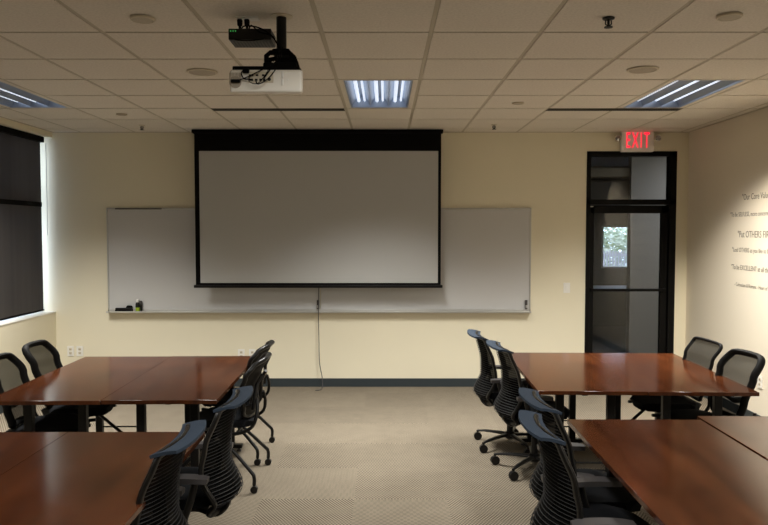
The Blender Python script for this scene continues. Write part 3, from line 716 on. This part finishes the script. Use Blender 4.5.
def make_nest():
    t = empty('nesting_chair', label='x', cat='chair', group='black flex-back chairs on the left aisle')
    nest_frame(t, rear=0.26)
    w = MB()
    for s_ in (-1, 1):
        w.tube(smooth_path([(s_*0.215, 0.18, 0.405), (s_*0.218, 0.0, 0.385), (s_*0.216, -0.14, 0.385), (s_*0.20, -0.235, 0.43), (s_*0.165, -0.262, 0.52), (s_*0.12, -0.255, 0.60)]), 0.012, 10)
    w.tube([(-0.215, 0.1, 0.392), (0.215, 0.1, 0.392)], 0.010, 8); w.tube([(-0.215, -0.13, 0.386), (0.215, -0.13, 0.386)], 0.010, 8)
    w.build('seat_frame', 'black', t)
    def seat(a, c):
        u = a*2-1; v = c*2-1
        return (u*0.225*max((1-abs(v)**5)**0.2, 0.6), v*0.22*max((1-abs(u)**5)**0.2, 0.6), 0.44-0.02*v**4+0.012*u*u)
    MB().sheet(seat, 14, 14, 0.045).build('seat', 'seatfab', t)
    prof = [(0, -0.205), (0.25, -0.235), (0.45, -0.212), (0.75, -0.255), (0.92, -0.295), (1.0, -0.32)]
    wid = [(0, 0.17), (0.35, 0.215), (0.8, 0.225), (1.0, 0.20)]
    P = back_surface(0.47, 0.875, prof, wid, 0.06, 5)
    V = vs(24)
    ring = [P(0, 0)] + [P(1, v) for v in V[1:-1]] + [P(0.4, 1, full=True), P(-0.4, 1, full=True)] + [P(-1, v) for v in reversed(V[1:-1])]
    MB().tube(ring, 0.017, 10, closed=True).build('back_frame', 'bplastic', t)
    MB().sheet(lambda a, c: P((a*2-1)*0.97, 0.34+0.64*c), 14, 14, 0.014).build('back_shell', 'shell', t)
    MB().sheet(lambda a, c: P((a*2-1)*0.97, 0.02+0.22*c), 14, 5, 0.014).build('lower_shell', 'shell', t)
    w = MB()
    for s_ in (-1, 1):
        w.tube([P(s_*q, v, 0.0) for q, v in ((0.25, 0.17), (0.16, 0.24), (0.18, 0.34), (0.35, 0.43))], 0.013, 8)
        w.tube([P(s_*q, v, 0.035) for q, v in ((0.75, 0.15), (0.6, 0.35), (0.42, 0.55), (0.3, 0.72))], 0.014, 8)
    w.build('back_ribs', 'bplastic', t)
    return t
def make_mesh(square, name, cat_group):
    t = empty(name, label='x', cat='chair', group=cat_group)
    nest_frame(t, wid=0.255, rear=0.24)
    w = MB()
    for s_ in (-1, 1):
        w.tube(smooth_path([(s_*0.21, 0.2, 0.40), (s_*0.214, 0.0, 0.385), (s_*0.212, -0.16, 0.39), (s_*0.205, -0.235, 0.45), (s_*0.20, -0.245, 0.56)]), 0.012, 10)
    w.tube([(-0.215, 0.1, 0.392), (0.215, 0.1, 0.392)], 0.010, 8)
    w.build('seat_frame', 'black', t)
    def seat(a, c):
        u = a*2-1; v = c*2-1
        return (u*0.235*max((1-abs(v)**5)**0.2, 0.6), v*0.225*max((1-abs(u)**5)**0.2, 0.6), 0.445-0.02*v**4+0.012*u*u)
    MB().sheet(seat, 14, 14, 0.055).build('seat', 'seatfab', t)
    prof = [(0, -0.205), (0.3, -0.225), (0.7, -0.28), (1.0, -0.35)]
    if square: wid = [(0, 0.185), (0.6, 0.20), (1.0, 0.205)]; n_ = 14; fr = 0.014; cv = 0.02
    else: wid = [(0, 0.15), (0.4, 0.178), (0.8, 0.188), (1.0, 0.172)]; n_ = 9; fr = 0.026; cv = 0.04
    P = back_surface(0.49, 0.915, prof, wid, cv, n_)
    V = vs(28)
    ring = [P(0, 0)] + [P(1, v) for v in V[1:-1]] + [P(0.5, 1, full=True), P(0, 1, full=True), P(-0.5, 1, full=True)] + [P(-1, v) for v in reversed(V[1:-1])]
    MB().tube(ring, fr, 10, closed=True, flat=0.8).build('back_frame', 'shell', t)
    MB().sheet(lambda a, c: P((a*2-1)*0.97, 0.02+0.96*c), 14, 14, 0.0).build('back_mesh', 'mesh_l', t)
    if not square:
        w = MB(); w.tube([P(-1+2*k/12, 0.36-0.10*(1-abs(-1+2*k/12)), 0.006) for k in range(13)], 0.02, 8, flat=1.1)
        w.build('lumbar_bar', 'bplastic', t)
    else:
        MB().tube([P(-1+2*k/12, 0.18, 0.004) for k in range(13)], 0.014, 8).build('lumbar_bar', 'bplastic', t)
    return t
def place(proto, items):
    for k, (x, y, deg, lab) in enumerate(items):
        if k == 0: proto.location = (x, y, 0); proto.rotation_euler.z = math.radians(deg); proto['label'] = lab
        else: dup(proto, (x, y, 0), math.radians(deg), lab)
place(make_task(), [
    (1.03, 5.72, -90, 'blue-topped black task chair farthest up the right aisle'),
    (1.11, 5.145, -87, 'blue-topped task chair second from the back on the right aisle'),
    (1.04, 3.50, -88, 'blue-topped task chair third from the back on the right aisle'),
    (0.945, 3.02, -90, 'blue-topped task chair nearest the camera on the right aisle'),
    (-1.105, 2.85, 90, 'blue-topped task chair nearest the camera on the left aisle'),
    (-1.03, 3.53, 90, 'blue-topped task chair behind the nearest one on the left aisle')])
place(make_nest(), [
    (-1.21, 5.54, 88, 'black nesting chair farthest up the left aisle'),
    (-1.14, 4.965, 90, 'black nesting chair at the left aisle, just in front of the farthest')])
place(make_mesh(False, 'mesh_chair', 'rounded mesh-back chairs'), [
    (-2.30, 5.25, -88, 'rounded black mesh chair on the window side, farther one'),
    (-2.26, 4.68, -87, 'rounded black mesh chair on the window side, at the photo edge'),
    (2.185, 4.79, 97, 'rounded black mesh chair at the far right table, nearer one')])
place(make_mesh(True, 'square_mesh_chair', None), [(2.17, 5.40, 94, 'square-backed black mesh chair at the far right table, nearest the door')])

for o in C.objects:                      # swivelled bases
    if o.name.startswith('star_base') and o.parent:
        o.rotation_euler.z = {1.11: 0.17, 1.04: -0.2, 0.945: 0.3, -1.105: 0.4, -1.03: -0.3}.get(round(o.parent.location.x, 3), 0.0)
# ------------------------------------------------------------------ lights, world, camera
d = bpy.data.lights.new('wall_spot', 'SPOT'); d.energy = 215; d.color = (1, 0.86, 0.66); d.spot_size = math.radians(62); d.spot_blend = 0.45; d.shadow_soft_size = 0.03
o = bpy.data.objects.new('wall_spot', d); C.objects.link(o); o.location = (2.80, 4.93, ZC-0.03)
o.rotation_euler = (Vector((3.405, 5.98, 1.40))-o.location).to_track_quat('-Z', 'Y').to_euler()
cdisc('recessed_downlight', 2.80, 4.93, 0.062, 'small recessed wall washer light aimed at the lettering, just outside the photo', 'downlight', 'lens', 0.012, 'recessed downlights')
area('hall_fill', (4.7, 8.8, 2.90), 0.5, 0.5, 34, (0.95, 0.96, 1.0), 170)  # unseen fill light added so the grey partition shows through the door glass

wd = bpy.data.worlds.new('overcast_sky'); sc.world = wd; wd.use_nodes = True
bg = wd.node_tree.nodes['Background']; bg.inputs[0].default_value = (0.72, 0.82, 1.0, 1); bg.inputs[1].default_value = 5.5

cd = bpy.data.cameras.new('camera'); cd.sensor_width = 36; cd.lens = 36*704.4/768; cd.clip_start = 0.05
cam = bpy.data.objects.new('camera', cd); C.objects.link(cam)
cam.location = (0, 0, 1.766); cam.rotation_euler = (math.radians(90-2.563), 0, math.radians(0.05))
sc.camera = cam
vs_ = sc.view_settings; vs_.view_transform = 'Standard'; vs_.look = 'None'; vs_.gamma = 1; vs_.exposure = 0.0; vs_.use_curve_mapping = False
